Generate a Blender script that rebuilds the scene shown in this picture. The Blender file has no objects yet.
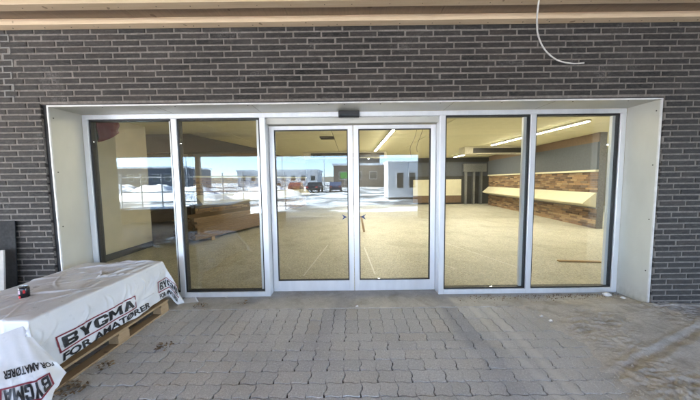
import bpy, math, random
from mathutils import Vector, Matrix, noise
random.seed(7)
R = math.radians
scene = bpy.context.scene
COL = scene.collection

# ---------------------------------------------------------------- camera
cam_d = bpy.data.cameras.new('camera')
cam = bpy.data.objects.new('camera', cam_d)
COL.objects.link(cam)
CAM = Vector((-0.0693, -3.5512, 1.5602))
PITCH, ROLL = 0.0722, 0.0123
cam.matrix_world = (Matrix.Translation(CAM) @ Matrix.Rotation(math.pi / 2 - PITCH, 4, 'X')
                    @ Matrix.Rotation(-ROLL, 4, 'Z'))
cam_d.sensor_width = 36.0
cam_d.lens = 36.0 * 269.2 / 700.0
cam_d.clip_start = 0.05
cam_d.clip_end = 2000
scene.camera = cam

# ---------------------------------------------------------------- sky, sun, exposure
SUN_EL, SUN_AZ = 26.0, -89.0         # azimuth from +Y towards +X: low sun along the facade, on the pallet side
world = bpy.data.worlds.new('World')
scene.world = world
world.use_nodes = True
wn, wl = world.node_tree.nodes, world.node_tree.links
for n in list(wn):
    wn.remove(n)
sky = wn.new('ShaderNodeTexSky')
sky.sky_type = 'NISHITA'
sky.sun_disc = False
sky.sun_elevation = R(SUN_EL)
sky.sun_rotation = R(SUN_AZ)
sky.dust_density = 0.1
sky.air_density = 0.7
sky.altitude = 1200.0
sky.ozone_density = 3.0
bgn = wn.new('ShaderNodeBackground')
bgn.inputs['Strength'].default_value = 0.065
wo = wn.new('ShaderNodeOutputWorld')
hs = wn.new('ShaderNodeHueSaturation')
hs.inputs['Saturation'].default_value = 0.7
wl.new(sky.outputs[0], hs.inputs['Color'])
wl.new(hs.outputs[0], bgn.inputs[0])
wl.new(bgn.outputs[0], wo.inputs[0])

sun_d = bpy.data.lights.new('sun', 'SUN')
sun_d.energy = 5.0
sun_d.angle = R(0.53)
sun_d.color = (1.0, 0.965, 0.915)
sun = bpy.data.objects.new('sun', sun_d)
COL.objects.link(sun)
el, az = R(SUN_EL), R(SUN_AZ)
sdir = Vector((math.sin(az) * math.cos(el), math.cos(az) * math.cos(el), math.sin(el)))  # towards the sun
sun.rotation_euler = (-sdir).to_track_quat('-Z', 'Y').to_euler()
sun.location = (0, 0, 30)

scene.view_settings.view_transform = 'Standard'
scene.view_settings.look = 'None'
scene.view_settings.gamma = 1.0
scene.view_settings.use_curve_mapping = False
scene.view_settings.exposure = 5.2
scene.cycles.use_denoising = True
scene.cycles.max_bounces = 10
scene.cycles.diffuse_bounces = 6
scene.cycles.glossy_bounces = 4
scene.cycles.transparent_max_bounces = 16
scene.cycles.sample_clamp_indirect = 4.0
scene.cycles.caustics_reflective = False
scene.cycles.caustics_refractive = False

# ---------------------------------------------------------------- helpers
def tag(o, label=None, cat=None, group=None, kind=None):
    if label: o['label'] = label
    if cat: o['category'] = cat
    if group: o['group'] = group
    if kind: o['kind'] = kind
    return o

def link(o, parent=None):
    COL.objects.link(o)
    if parent is not None:
        o.parent = parent
    return o

def empty(name, loc=(0, 0, 0), rz=0.0):
    o = bpy.data.objects.new(name, None)
    o.empty_display_size = 0.1
    o.location = loc
    o.rotation_euler = (0, 0, rz)
    return link(o)

class MB:
    """collects faces for one mesh"""
    def __init__(s):
        s.v, s.f = [], []
    def quad(s, a, b, c, d):
        n = len(s.v); s.v += [tuple(a), tuple(b), tuple(c), tuple(d)]; s.f.append((n, n+1, n+2, n+3)); return s
    def box(s, x0, x1, y0, y1, z0, z1, bev=0.0):
        if bev <= 0:
            n = len(s.v)
            s.v += [(x0,y0,z0),(x1,y0,z0),(x1,y1,z0),(x0,y1,z0),(x0,y0,z1),(x1,y0,z1),(x1,y1,z1),(x0,y1,z1)]
            s.f += [(n,n+3,n+2,n+1),(n+4,n+5,n+6,n+7),(n,n+1,n+5,n+4),(n+1,n+2,n+6,n+5),(n+2,n+3,n+7,n+6),(n+3,n,n+4,n+7)]
            return s
        b = min(bev, (x1-x0)*.45, (y1-y0)*.45, (z1-z0)*.45)
        n = len(s.v)
        for sx in (0, 1):
            for sy in (0, 1):
                for sz in (0, 1):
                    X, Y, Z = (x0,x1)[sx], (y0,y1)[sy], (z0,z1)[sz]
                    dx, dy, dz = (b,-b)[sx], (b,-b)[sy], (b,-b)[sz]
                    s.v += [(X, Y+dy, Z+dz), (X+dx, Y, Z+dz), (X+dx, Y+dy, Z)]
        def i(sx, sy, sz, k): return n + (sx*4 + sy*2 + sz)*3 + k
        s.f += [tuple(i(0,*p,0) for p in ((0,0),(0,1),(1,1),(1,0))), tuple(i(1,*p,0) for p in ((0,0),(1,0),(1,1),(0,1)))]
        s.f += [tuple(i(a,0,c,1) for a,c in ((0,0),(1,0),(1,1),(0,1))), tuple(i(a,1,c,1) for a,c in ((0,0),(0,1),(1,1),(1,0)))]
        s.f += [tuple(i(a,c,0,2) for a,c in ((0,0),(0,1),(1,1),(1,0))), tuple(i(a,c,1,2) for a,c in ((0,0),(1,0),(1,1),(0,1)))]
        for a in (0, 1):
            for c in (0, 1):
                s.f += [(i(a,c,0,0), i(a,c,1,0), i(a,c,1,1), i(a,c,0,1)),
                        (i(a,0,c,0), i(a,1,c,0), i(a,1,c,2), i(a,0,c,2)),
                        (i(0,a,c,1), i(1,a,c,1), i(1,a,c,2), i(0,a,c,2))]
                for d in (0, 1):
                    s.f.append((i(a,c,d,0), i(a,c,d,1), i(a,c,d,2)))
        return s
    def tube(s, pts, r, seg=8, caps=True):
        pts = [Vector(p) for p in pts]
        rs = r if isinstance(r, (list, tuple)) else [r] * len(pts)
        n0 = len(s.v)
        up = Vector((0.13, 0.29, 1)).normalized()
        for k, p in enumerate(pts):
            t = (pts[min(k+1, len(pts)-1)] - pts[max(k-1, 0)]).normalized()
            a = t.cross(up)
            if a.length < 1e-3: a = t.cross(Vector((1, 0, 0)))
            a.normalize(); b = t.cross(a)
            for j in range(seg):
                an = 2*math.pi*j/seg
                s.v.append(tuple(p + (a*math.cos(an) + b*math.sin(an))*rs[k]))
        for k in range(len(pts)-1):
            for j in range(seg):
                q = n0 + k*seg
                s.f.append((q+j, q+(j+1)%seg, q+seg+(j+1)%seg, q+seg+j))
        if caps:
            s.f.append(tuple(n0+j for j in range(seg))[::-1])
            q = n0 + (len(pts)-1)*seg
            s.f.append(tuple(q+j for j in range(seg)))
        return s
    def lathe(s, prof, seg=20, c=(0, 0)):
        n0 = len(s.v)
        for r, z in prof:
            for j in range(seg):
                a = 2*math.pi*j/seg
                s.v.append((c[0]+r*math.cos(a), c[1]+r*math.sin(a), z))
        for k in range(len(prof)-1):
            for j in range(seg):
                q = n0+k*seg
                s.f.append((q+j, q+(j+1)%seg, q+seg+(j+1)%seg, q+seg+j))
        s.f.append(tuple(n0+j for j in range(seg))[::-1])
        q = n0+(len(prof)-1)*seg
        s.f.append(tuple(q+j for j in range(seg)))
        return s
    def prism(s, poly, axis, a, b):
        """extrude a 2-D polygon along an axis (0 x, 1 y, 2 z)"""
        def P(p, t):
            return {0: (t, p[0], p[1]), 1: (p[0], t, p[1]), 2: (p[0], p[1], t)}[axis]
        n0, m = len(s.v), len(poly)
        s.v += [P(p, a) for p in poly] + [P(p, b) for p in poly]
        s.f += [tuple(range(n0, n0+m))[::-1], tuple(range(n0+m, n0+2*m))]
        s.f += [(n0+j, n0+(j+1)%m, n0+m+(j+1)%m, n0+m+j) for j in range(m)]
        return s
    def mesh(s, name, mat=None, smooth=False, fix=True):
        me = bpy.data.meshes.new(name)
        me.from_pydata(s.v, [], s.f)
        if fix:
            import bmesh
            bm = bmesh.new(); bm.from_mesh(me)
            bmesh.ops.recalc_face_normals(bm, faces=bm.faces)
            bm.to_mesh(me); bm.free()
        if smooth:
            me.polygons.foreach_set('use_smooth', [True]*len(me.polygons))
        if mat: me.materials.append(mat)
        me.update()
        return me
    def build(s, name, mat, parent=None, smooth=False, fix=True):
        return link(bpy.data.objects.new(name, s.mesh(name, mat, smooth, fix)), parent)

def box(name, mat, parent, *b, bev=0.0):
    return MB().box(*b, bev=bev).build(name, mat, parent)

# ---------------------------------------------------------------- materials
class NT:
    def __init__(s, name):
        s.m = bpy.data.materials.new(name); s.m.use_nodes = True
        s.t = s.m.node_tree; s.n = s.t.nodes; s.l = s.t.links
        s.n.clear()
        s.out = s.n.new('ShaderNodeOutputMaterial')
        s.b = s.n.new('ShaderNodeBsdfPrincipled')
        s.l.new(s.b.outputs[0], s.out.inputs[0])
    def new(s, t, **kw):
        n = s.n.new(t)
        for k, v in kw.items():
            if k in n.inputs.keys() if hasattr(n.inputs, 'keys') else False:
                n.inputs[k].default_value = v
            else:
                setattr(n, k, v)
        return n
    def co(s, kind='Object', scale=(1, 1, 1)):
        if kind == 'World':
            g = s.new('ShaderNodeNewGeometry'); o = g.outputs['Position']
        else:
            g = s.new('ShaderNodeTexCoord'); o = g.outputs[kind]
        mp = s.new('ShaderNodeMapping'); mp.inputs['Scale'].default_value = scale
        s.l.new(o, mp.inputs[0]); return mp.outputs[0]
    def noise(s, co, scale, detail=4, rough=.55, dist=0.0):
        n = s.new('ShaderNodeTexNoise'); n.inputs['Scale'].default_value = scale
        n.inputs['Detail'].default_value = detail; n.inputs['Roughness'].default_value = rough
        n.inputs['Distortion'].default_value = dist
        s.l.new(co, n.inputs['Vector']); return n.outputs['Fac']
    def ramp(s, f, stops):
        r = s.new('ShaderNodeValToRGB'); e = r.color_ramp.elements
        while len(e) < len(stops): e.new(0.5)
        for k, (p, c) in enumerate(stops):
            e[k].position = p
            e[k].color = (c, c, c, 1) if isinstance(c, (int, float)) else (*c, 1)
        s.l.new(f, r.inputs[0]); return r.outputs[0]
    def mix(s, f, a, b, mode='MIX'):
        m = s.new('ShaderNodeMix', data_type='RGBA', blend_type=mode)
        for k, v in ((0, f), (6, a), (7, b)):
            if hasattr(v, 'links'): s.l.new(v, m.inputs[k])
            else: m.inputs[k].default_value = v if k == 0 else ((*v, 1) if len(v) == 3 else v)
        return m.outputs[2]
    def math(s, op, a, b=0.0, c=0.0, clamp=False):
        m = s.new('ShaderNodeMath', operation=op, use_clamp=clamp)
        for k, v in enumerate((a, b, c)):
            if hasattr(v, 'links'): s.l.new(v, m.inputs[k])
            else: m.inputs[k].default_value = v
        return m.outputs[0]
    def rnd(s):
        """a random value per object and per mesh island"""
        oi = s.new('ShaderNodeObjectInfo'); g = s.new('ShaderNodeNewGeometry')
        return s.math('FRACT', s.math('ADD', oi.outputs['Random'], g.outputs['Random Per Island']))
    def bump(s, h, strength=.3, dist=.01, base=None):
        b = s.new('ShaderNodeBump'); b.inputs['Strength'].default_value = strength
        b.inputs['Distance'].default_value = dist
        s.l.new(h, b.inputs['Height'])
        if base: s.l.new(base, b.inputs['Normal'])
        s.l.new(b.outputs[0], s.b.inputs['Normal']); return b.outputs[0]
    def set(s, color=None, rough=None, metal=None, spec=None):
        for k, v in (('Base Color', color), ('Roughness', rough), ('Metallic', metal), ('Specular IOR Level', spec)):
            if v is None: continue
            if hasattr(v, 'links'): s.l.new(v, s.b.inputs[k])
            else: s.b.inputs[k].default_value = (*v, 1) if isinstance(v, tuple) else v
        return s.m

def plain(name, color, rough=.6, metal=0.0, var=.12, scale=14, bump=.0):
    t = NT(name); c = t.co()
    n = t.noise(c, scale, 5)
    a = tuple(x*(1-var) for x in color); b = tuple(min(1, x*(1+var)) for x in color)
    t.set(t.ramp(n, [(.3, a), (.7, b)]), t.ramp(t.noise(c, scale*2.3, 3), [(.3, max(0, rough-.08)), (.7, min(1, rough+.08))]), metal)
    if bump: t.bump(t.noise(c, scale*6, 4), bump, .004)
    return t.m

M = {}
# facade brick: dark charcoal, each brick a little different, dusty lime bloom
t = NT('brick_charcoal'); c = t.co('World'); r = t.rnd()
base = t.ramp(r, [(.07, (.005, .0045, .0041)), (.13, (.0125, .0110, .0099)), (.5, (.0185, .0162, .0143)), (.85, (.030, .0264, .0235)), (1, (.033, .025, .020))])
base = t.mix(t.ramp(t.noise(t.co('World', (.45, 1, 1.5)), 38, 7, .75, .5), [(.42, 0), (.72, .8)]), base, (.076, .067, .059))
base = t.mix(t.ramp(t.noise(t.co('World', (.4, 1, 1)), 11, 4, .6), [(.5, 0), (.7, .55)]), base, (.009, .0087, .0085))
base = t.mix(t.ramp(t.noise(c, 140, 3, .6), [(.55, 0), (.72, .5)]), base, (.012, .012, .012))
base = t.mix(t.ramp(t.noise(c, .9, 4), [(.45, 0), (.75, .28)]), base, (.065, .059, .053))
base = t.mix(t.math('MULTIPLY', t.ramp(t.noise(c, 1.9, 5, .65, .7), [(.60, 0), (.72, .5)]), t.ramp(t.noise(c, 60, 4), [(.4, 0), (.6, 1)])), base, (.19, .18, .17))
t.set(base, .88); t.bump(t.noise(c, 70, 6, .75), .9, .006); M['brick'] = t.m
t = NT('mortar_grey'); c = t.co('World')
t.set(t.ramp(t.noise(c, 24, 6, .7), [(.28, (.10, .089, .078)), (.5, (.17, .153, .136)), (.75, (.245, .223, .20))]), .95); t.bump(t.noise(c, 160, 4), .5, .003); M['mortar'] = t.m
t = NT('mortar_pale'); c = t.co('World')
t.set(t.ramp(t.noise(c, 60, 6, .7), [(.3, (.16, .155, .145)), (.7, (.25, .24, .225))]), .95); M['mortar_pale'] = t.m
# coated aluminium
t = NT('aluminium_light'); c = t.co('World', (1, 1, .25))
t.set(t.ramp(t.noise(c, 9, 6), [(.3, (.67, .69, .715)), (.7, (.76, .78, .805))]), t.ramp(t.noise(c, 30, 4), [(.3, .30), (.7, .45)]), .35); M['alu'] = t.m
t = NT('lining_sheet'); c = t.co('World', (1, 1, .5))
lc = t.ramp(t.noise(c, 3.0, 5), [(.3, (.46, .455, .41)), (.7, (.53, .525, .475))])
zz = t.new('ShaderNodeSeparateXYZ'); t.l.new(t.co('World'), zz.inputs[0])
dirt = t.math('MULTIPLY', t.ramp(zz.outputs[2], [(.0, .7), (.22, 0)]), t.ramp(t.noise(c, 22, 6), [(.35, 0), (.7, 1)]))
t.set(t.mix(dirt, lc, (.28, .25, .20)), .42, .25); M['lining'] = t.m
M['trim'] = plain('trim_white', (.62, .62, .61), .45, .1)
M['gasket'] = plain('gasket_black', (.012, .012, .013), .55)
M['black'] = plain('black_plastic', (.014, .014, .015), .4)
M['screw'] = plain('screw_dark', (.05, .045, .04), .5, .5)
# glass: thin coated pane, no refraction so that light passes
def glass(name, tint, r0):
    m = bpy.data.materials.new(name); m.use_nodes = True
    n, l = m.node_tree.nodes, m.node_tree.links; n.clear()
    out = n.new('ShaderNodeOutputMaterial'); mx = n.new('ShaderNodeMixShader')
    tr = n.new('ShaderNodeBsdfTransparent'); tr.inputs[0].default_value = (*tint, 1)
    gl = n.new('ShaderNodeBsdfGlossy'); gl.inputs['Roughness'].default_value = 0.0
    gl.inputs[0].default_value = (.80, .92, 1, 1)
    lw = n.new('ShaderNodeLayerWeight'); lw.inputs[0].default_value = .5
    p = n.new('ShaderNodeMath'); p.operation = 'POWER'; p.inputs[1].default_value = 5
    ma = n.new('ShaderNodeMath'); ma.operation = 'MULTIPLY_ADD'; ma.inputs[1].default_value = 1-r0; ma.inputs[2].default_value = r0
    l.new(lw.outputs['Facing'], p.inputs[0]); l.new(p.outputs[0], ma.inputs[0]); l.new(ma.outputs[0], mx.inputs[0])
    l.new(tr.outputs[0], mx.inputs[1]); l.new(gl.outputs[0], mx.inputs[2]); l.new(mx.outputs[0], out.inputs[0])
    return m
M['glass'] = glass('glass_pane', (.955, .965, .95), .047)
M['glass_dark'] = plain('glass_dark', (.03, .035, .04), .08)
# wood
def wood(name, c0, c1, sc=(1, 1, 1), rough=.7, knots=True):
    t = NT(name); c = t.co('World', sc); r = t.rnd()
    g = t.noise(c, 6, 8, .65, .6)
    col = t.ramp(g, [(.25, c0), (.75, c1)])
    col = t.mix(t.math('MULTIPLY', r, .35), col, tuple(x*.62 for x in c0))
    if knots:
        k = t.noise(t.co('World', (2.2, 2.2, 2.2)), 5.5, 0)
        col = t.mix(t.ramp(k, [(.80, 0), (.83, .6)]), col, (.10, .05, .025))
    t.set(col, rough); t.bump(g, .25, .004); return t.m
M['batten'] = wood('wood_batten', (.60, .44, .27), (.76, .60, .41), (.35, 12, 12))
M['soffit'] = wood('wood_soffit', (.27, .19, .125), (.36, .26, .175), (9, .4, 9))
M['pallet_wood'] = wood('wood_pallet', (.30, .20, .11), (.44, .31, .18), (10, 1, 10))
M['lumber'] = wood('wood_lumber', (.42, .27, .13), (.60, .42, .22), (10, .6, 10))
M['lumber_dark'] = wood('wood_lumber_dark', (.14, .085, .045), (.26, .17, .09), (10, .6, 10))
# paving
t = NT('paver_concrete'); c = t.co('World'); r = t.new('ShaderNodeObjectInfo').outputs['Random']
pc = t.ramp(r, [(0, (.47, .475, .48)), (.45, (.52, .523, .525)), (.8, (.56, .562, .562)), (.94, (.545, .53, .505)), (1, (.52, .495, .465))])
pc = t.mix(t.ramp(t.noise(c, 75, 5, .75), [(.40, .0), (.66, .85)]), pc, (.39, .388, .385))
pc = t.mix(t.ramp(t.noise(c, 55, 5, .8), [(.52, .0), (.68, .85)]), pc, (.74, .74, .73))
pc = t.mix(t.ramp(t.noise(c, 130, 3, .7), [(.56, .0), (.66, .8)]), pc, (.24, .235, .23))
pc = t.mix(t.ramp(t.noise(c, 240, 2, .6), [(.6, .0), (.8, .6)]), pc, (.56, .56, .55))
pc = t.mix(t.ramp(t.noise(c, 1.3, 5), [(.42, 0), (.7, .35)]), pc, (.27, .265, .255))
sx = t.new('ShaderNodeSeparateXYZ'); t.l.new(t.co('World'), sx.inputs[0])
wob = t.math('MULTIPLY', t.math('SUBTRACT', t.noise(c, 2.0, 3), .5), .10)
xx = t.math('ADD', sx.outputs[0], wob)
for xt, w, a in ((1.40, .028, .62), (1.56, .030, .72)):       # dusty trolley tracks
    d = t.math('ABSOLUTE', t.math('SUBTRACT', xx, xt))
    f = t.math('MULTIPLY', t.ramp(t.math('DIVIDE', d, w*4), [(.12, a), (.55, 0)]), t.ramp(t.noise(c, 14, 4), [(.25, .35), (.6, 1)]))
    pc = t.mix(f, pc, (.60, .59, .56))
dust = t.math('MULTIPLY', t.ramp(t.math('MULTIPLY', xx, .25), [(.36, 0), (.56, .8)]), t.ramp(t.noise(c, 9, 5), [(.35, .1), (.65, 1)]))
pc = t.mix(dust, pc, (.47, .45, .41))
t.set(pc, .9); t.bump(t.noise(c, 210, 4, .7), .5, .003); M['paver'] = t.m
t = NT('joint_sand'); c = t.co('World')
t.set(t.ramp(t.noise(c, 30, 6, .7), [(.3, (.035, .032, .028)), (.75, (.10, .092, .08))]), 1.0); M['bed'] = t.m
t = NT('slab_concrete'); c = t.co('World')
sc_ = t.ramp(t.noise(c, 7, 6, .6), [(.3, (.36, .35, .33)), (.7, (.50, .49, .465))])
sc_ = t.mix(t.ramp(t.noise(c, 120, 2, .6), [(.56, 0), (.68, .8)]), sc_, (.60, .59, .56))
sc_ = t.mix(t.ramp(t.noise(c, 3.1, 5, .6, .6), [(.52, 0), (.72, .65)]), sc_, (.26, .23, .185))
t.set(sc_, .8); t.bump(t.noise(c, 90, 5), .4, .004); M['slab'] = t.m
t = NT('sand_dry'); c = t.co('World')
sa = t.ramp(t.noise(c, 42, 8, .8), [(.25, (.40, .375, .335)), (.75, (.62, .595, .55))])
sa = t.mix(t.ramp(t.noise(c, 110, 3, .7), [(.56, 0), (.70, .8)]), sa, (.76, .74, .70))
sa = t.mix(t.ramp(t.noise(c, 5, 5, .65, .5), [(.48, 0), (.62, .55)]), sa, (.30, .275, .24))
t.set(sa, 1.0, 0, .05); t.bump(t.noise(c, 90, 8, .85), .7, .008); M['sand'] = t.m
M['debris'] = plain('debris_brown', (.16, .10, .055), .9, var=.6, scale=30)
t = NT('dry_leaf'); r = t.rnd()
t.set(t.ramp(r, [(0, (.07, .045, .025)), (.5, (.17, .11, .06)), (1, (.28, .20, .11))]), .8); M['leaf'] = t.m
M['chip'] = plain('plaster_chip', (.72, .71, .68), .9)
# plastic sheet and print
t = NT('plastic_sheet'); c = t.co('World')
t.set(t.ramp(t.noise(c, 4, 4), [(.3, (.60, .605, .625)), (.7, (.67, .675, .70))]), t.ramp(t.noise(c, 11, 3), [(.3, .26), (.7, .42)]))
t.bump(t.noise(t.co('World', (1, 1, 1.6)), 9, 5, .6, 1.6), .12, .02); M['sheet'] = t.m
M['ink'] = plain('print_black', (.012, .012, .014), .4)
M['maroon'] = plain('print_maroon', (.19, .012, .028), .42)
M['board_black'] = plain('board_black', (.006, .006, .007), .85)
M['board_pale'] = plain('board_pale', (.42, .40, .36), .7)
M['can_dark'] = plain('can_dark', (.012, .010, .014), .25, .4)
M['can_red'] = plain('can_red', (.45, .015, .02), .3, .2)
M['can_pink'] = plain('can_pale', (.62, .45, .55), .3, .2)
M['can_metal'] = plain('can_metal', (.62, .62, .64), .28, .9)
M['cable_white'] = plain('cable_white', (.62, .61, .57), .5)
M['cable_dark'] = plain('cable_dark', (.10, .09, .07), .6)
M['arrow'] = plain('sticker_blue', (.012, .03, .12), .4)
# interior
t = NT('terrazzo_floor'); c = t.co('World')
fl = t.ramp(t.noise(c, 2.0, 5), [(.3, (.41, .40, .355)), (.7, (.49, .48, .43))])
vo = t.new('ShaderNodeTexVoronoi'); vo.inputs['Scale'].default_value = 62; t.l.new(c, vo.inputs['Vector'])
fl = t.mix(t.ramp(vo.outputs['Color'], [(.25, .6), (.45, 0)]), fl, (.26, .24, .18))
fl = t.mix(t.ramp(vo.outputs['Color'], [(.62, 0), (.8, .8)]), fl, (.62, .58, .47))
fl = t.mix(t.ramp(t.noise(c, 1.1, 6, .65, .8), [(.50, 0), (.68, .5)]), fl, (.24, .22, .17))
fl = t.mix(t.ramp(t.noise(c, 3.7, 6, .7, .5), [(.58, 0), (.70, .45)]), fl, (.60, .585, .53))
t.set(fl, t.ramp(t.noise(c, 3, 5), [(.3, .42), (.7, .55)]), 0, .25); M['terrazzo'] = t.m
M['ceil'] = plain('ceiling_cream', (.70, .665, .47), .75, var=.04, scale=3)
M['cream'] = plain('paint_cream', (.66, .62, .46), .7, var=.05, scale=4)
M['cream_wall'] = plain('paint_cream_wall', (.50, .47, .37), .75, var=.06, scale=3)
M['greyband'] = plain('paint_slate', (.085, .095, .115), .6, var=.08)
M['darkwall'] = plain('paint_dark', (.06, .058, .055), .7, var=.1)
M['brown'] = plain('paint_brown', (.16, .105, .065), .7)
M['skirting'] = plain('skirting_dark', (.03, .03, .032), .5)
t = NT('brick_tan'); c = t.co('World'); r = t.rnd()
tb = t.ramp(r, [(0, (.10, .065, .045)), (.3, (.22, .135, .08)), (.6, (.34, .21, .11)), (.85, (.42, .30, .17)), (1, (.16, .12, .10))])
t.set(t.mix(t.ramp(t.noise(c, 30, 5), [(.4, 0), (.8, .5)]), tb, (.10, .075, .055)), .9); t.bump(t.noise(c, 60, 5), .5, .005); M['brick_tan'] = t.m
M['unit'] = plain('unit_white', (.62, .58, .47), .5)
M['grille'] = plain('grille_dark', (.045, .042, .038), .5)
def emit(name, col, s):
    m = bpy.data.materials.new(name); m.use_nodes = True
    n, l = m.node_tree.nodes, m.node_tree.links; n.clear()
    o = n.new('ShaderNodeOutputMaterial'); e = n.new('ShaderNodeEmission')
    e.inputs[0].default_value = (*col, 1); e.inputs[1].default_value = s
    l.new(e.outputs[0], o.inputs[0]); return m
M['lamp'] = emit('lamp_warm', (1.0, .92, .72), 5.2)
# outdoors
t = NT('snow_ground'); c = t.co('World')
sn = t.ramp(t.noise(c, .22, 6, .6, .5), [(.44, (.07, .07, .072)), (.54, (.42, .43, .45)), (.62, (.78, .80, .83))])
t.set(sn, .8); t.bump(t.noise(c, 1.4, 7, .65), .6, .1); M['snow_lot'] = t.m
t = NT('snow'); c = t.co('World')
t.set(t.ramp(t.noise(c, 1.2, 6), [(.3, (.66, .68, .72)), (.6, (.82, .84, .87))]), .75); t.bump(t.noise(c, 3, 6), .7, .1); M['snow'] = t.m
M['cabin'] = plain('cabin_white', (.66, .67, .68), .5, var=.05)
M['render_wall'] = plain('render_brown', (.17, .13, .10), .85, var=.15, scale=.6)
M['dark_roof'] = plain('roof_dark', (.05, .05, .055), .8)
M['steel'] = plain('steel_galvanised', (.30, .31, .32), .45, .7)
M['tyre'] = plain('tyre_black', (.015, .015, .015), .8)
M['hill'] = plain('hill_brown', (.10, .085, .06), .95, var=.3, scale=.05)
M['light_lens'] = plain('lens_pale', (.6, .6, .6), .2)
M['light_red'] = plain('lens_red', (.4, .02, .02), .2)
M['green_sign'] = plain('sign_green', (.10, .38, .06), .5)

# ================================================================ SETTING
W2, HF = 3.53, 2.45         # half width and height of the clear opening
FY, LY = -0.40, -0.372      # brick face and lining edge
# ground: one sheet to the horizon
g = MB(); N = 900
g.quad((-N, -N, -.075), (N, -N, -.075), (N, N, -.075), (-N, N, -.075))
tag(g.build('ground', M['snow_lot']), kind='structure')
# far low hills behind the car park
h = MB()
for k in range(60):
    a0, a1 = [math.pi*(1.04 + .92*j/60) for j in (k, k+1)]
    def hz(a): return 6 + 9*noise.noise(Vector((a*6, 1.7, 0))) + 5*noise.noise(Vector((a*21, 4, 0)))
    p = []
    for a in (a0, a1):
        c0 = Vector((math.cos(a), math.sin(a), 0))
        p.append((c0*380, c0*430 + Vector((0, 0, max(2.5, hz(a)))), c0*640 + Vector((0, 0, 1))))
    h.quad(p[0][0], p[1][0], p[1][1], p[0][1]); h.quad(p[0][1], p[1][1], p[1][2], p[0][2])
tag(h.build('hill', M['hill'], smooth=True), kind='structure')

# ---- block paving: bed, then each stone in view as an object
PV = .135
bed = MB().box(-9.5, 9.5, -9.5, -.36, -.074, -.014).build('paving', M['bed'])
tag(bed, kind='structure')
def wave_l(s): return .0068*math.sin(2*math.pi*s/PV)            # along the long edges
def wave_s(s): return .0125*math.sin(2*math.pi*s/PV + .6)       # across the short ends
def paver_mesh(name):
    mb = MB()
    L, S, gp, ch, D = PV*2, PV, .0022, .0032, .05
    for hlf in (-1, 0):
        x0, x1 = hlf*PV, (hlf+1)*PV
        out = []
        for k in range(6): s = x0+(x1-x0)*k/6; out.append((s, -S/2+wave_l(s)))
        for k in range(4): s = -S/2+S*k/4; out.append((x1+wave_s(s), s))
        for k in range(6): s = x1-(x1-x0)*k/6; out.append((s, S/2+wave_l(s)))
        for k in range(4): s = S/2-S*k/4; out.append((x0+wave_s(s), s))
        cx, cy = (x0+x1)/2, 0
        def ins(p, d, mid):
            x, y = p
            atmid = abs(x-(x1 if hlf == -1 else x0)) < .02
            dx = min(1, max(-1, (x-cx)/(PV/2)))*d; dy = min(1, max(-1, y/(S/2)))*d
            if atmid: dx = 0 if not mid else math.copysign(.0022, dx)
            return (x-dx, y-dy)
        n0, m = len(mb.v), len(out)
        for p in out: q = ins(p, gp, False); mb.v.append((q[0], q[1], -D))
        for p in out: q = ins(p, gp, False); mb.v.append((q[0], q[1], -ch))
        for p in out: q = ins(p, gp+ch*.8, True); mb.v.append((q[0], q[1], 0))
        for r_ in (0, 1):
            for j in range(m):
                a = n0+r_*m; mb.f.append((a+j, a+(j+1)%m, a+m+(j+1)%m, a+m+j))
        mb.f.append(tuple(n0+2*m+j for j in range(m)))
    return mb
PM = paver_mesh('paver')
pmesh = PM.mesh('paver', M['paver'], fix=False)
spots = []
for row in range(2):                                    # two soldier rows along the slab
    for i in range(-70, 70):
        spots.append(((i+.5)*PV, -.362-PV*2*row-PV, math.pi/2))
for row in range(52):
    y = -.362-PV*4-PV*(row+.5)
    for i in range(-36, 36):
        spots.append((i*PV*2+PV*(row % 2), y, 0.0))
Fpx = 269.2
def pix(p):
    v = Vector(p)-CAM
    c, s = math.cos(PITCH), math.sin(PITCH)
    Z = c*v.y-s*v.z; Y = s*v.y+c*v.z
    if Z < .05: return None
    u, w = Fpx*v.x/Z, -Fpx*Y/Z
    c, s = math.cos(-ROLL), math.sin(-ROLL)
    return 350+c*u-s*w, 200+s*u+c*w, Z
def sand_edge(y):    # x where the sand begins, for a given y
    pts = [(-3.5, 1.45), (-1.77, 1.72), (-1.22, 2.02), (-.7, 1.98), (-.3, 1.75), (.5, 1.7)]
    for (a, b), (c_, d) in zip(pts, pts[1:]):
        if a <= y <= c_: return b+(d-b)*(y-a)/(c_-a)
    return 2.0
near, far = [], []
for s in spots:
    q = pix((s[0], s[1], 0))
    inview = q is not None and -25 < q[0] < 725 and q[1] < 412
    hidden = (s[0] < -2.5 and s[1] > -1.7) or s[0] > sand_edge(s[1])+.35
    (near if inview and not hidden else far).append((q[2] if q else 99, s))
near.sort(key=lambda a: a[0]); far += near[300:]; near = near[:300]
for _, (x, y, rz) in near:
    o = bpy.data.objects.new('paver', pmesh); link(o, bed)
    o.location = (x+random.gauss(0, .0012), y+random.gauss(0, .0010), random.uniform(-.002, .001)); o.rotation_euler = (random.gauss(0, .005), random.gauss(0, .004), rz+random.gauss(0, .006)); o.scale = (random.uniform(.978, 1.0), random.uniform(.972, 1.0), 1)
st = MB()
for _, (x, y, rz) in far:
    n0 = len(st.v); c_, s_ = math.cos(rz), math.sin(rz); dz = random.uniform(-.002, .002)
    st.v += [(x+c_*a-s_*b, y+s_*a+c_*b, z+dz) for a, b, z in PM.v]
    st.f += [tuple(n0+i for i in f) for f in PM.f]
tag(st.build('paver_field', M['paver'], bed, fix=False), kind='stuff')

# threshold slab of concrete in the doorway
sl = MB().box(-W2, W2, -.361, .219, -.07, .004, bev=.004)
tag(sl.build('threshold_slab', M['slab']), kind='structure')

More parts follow.
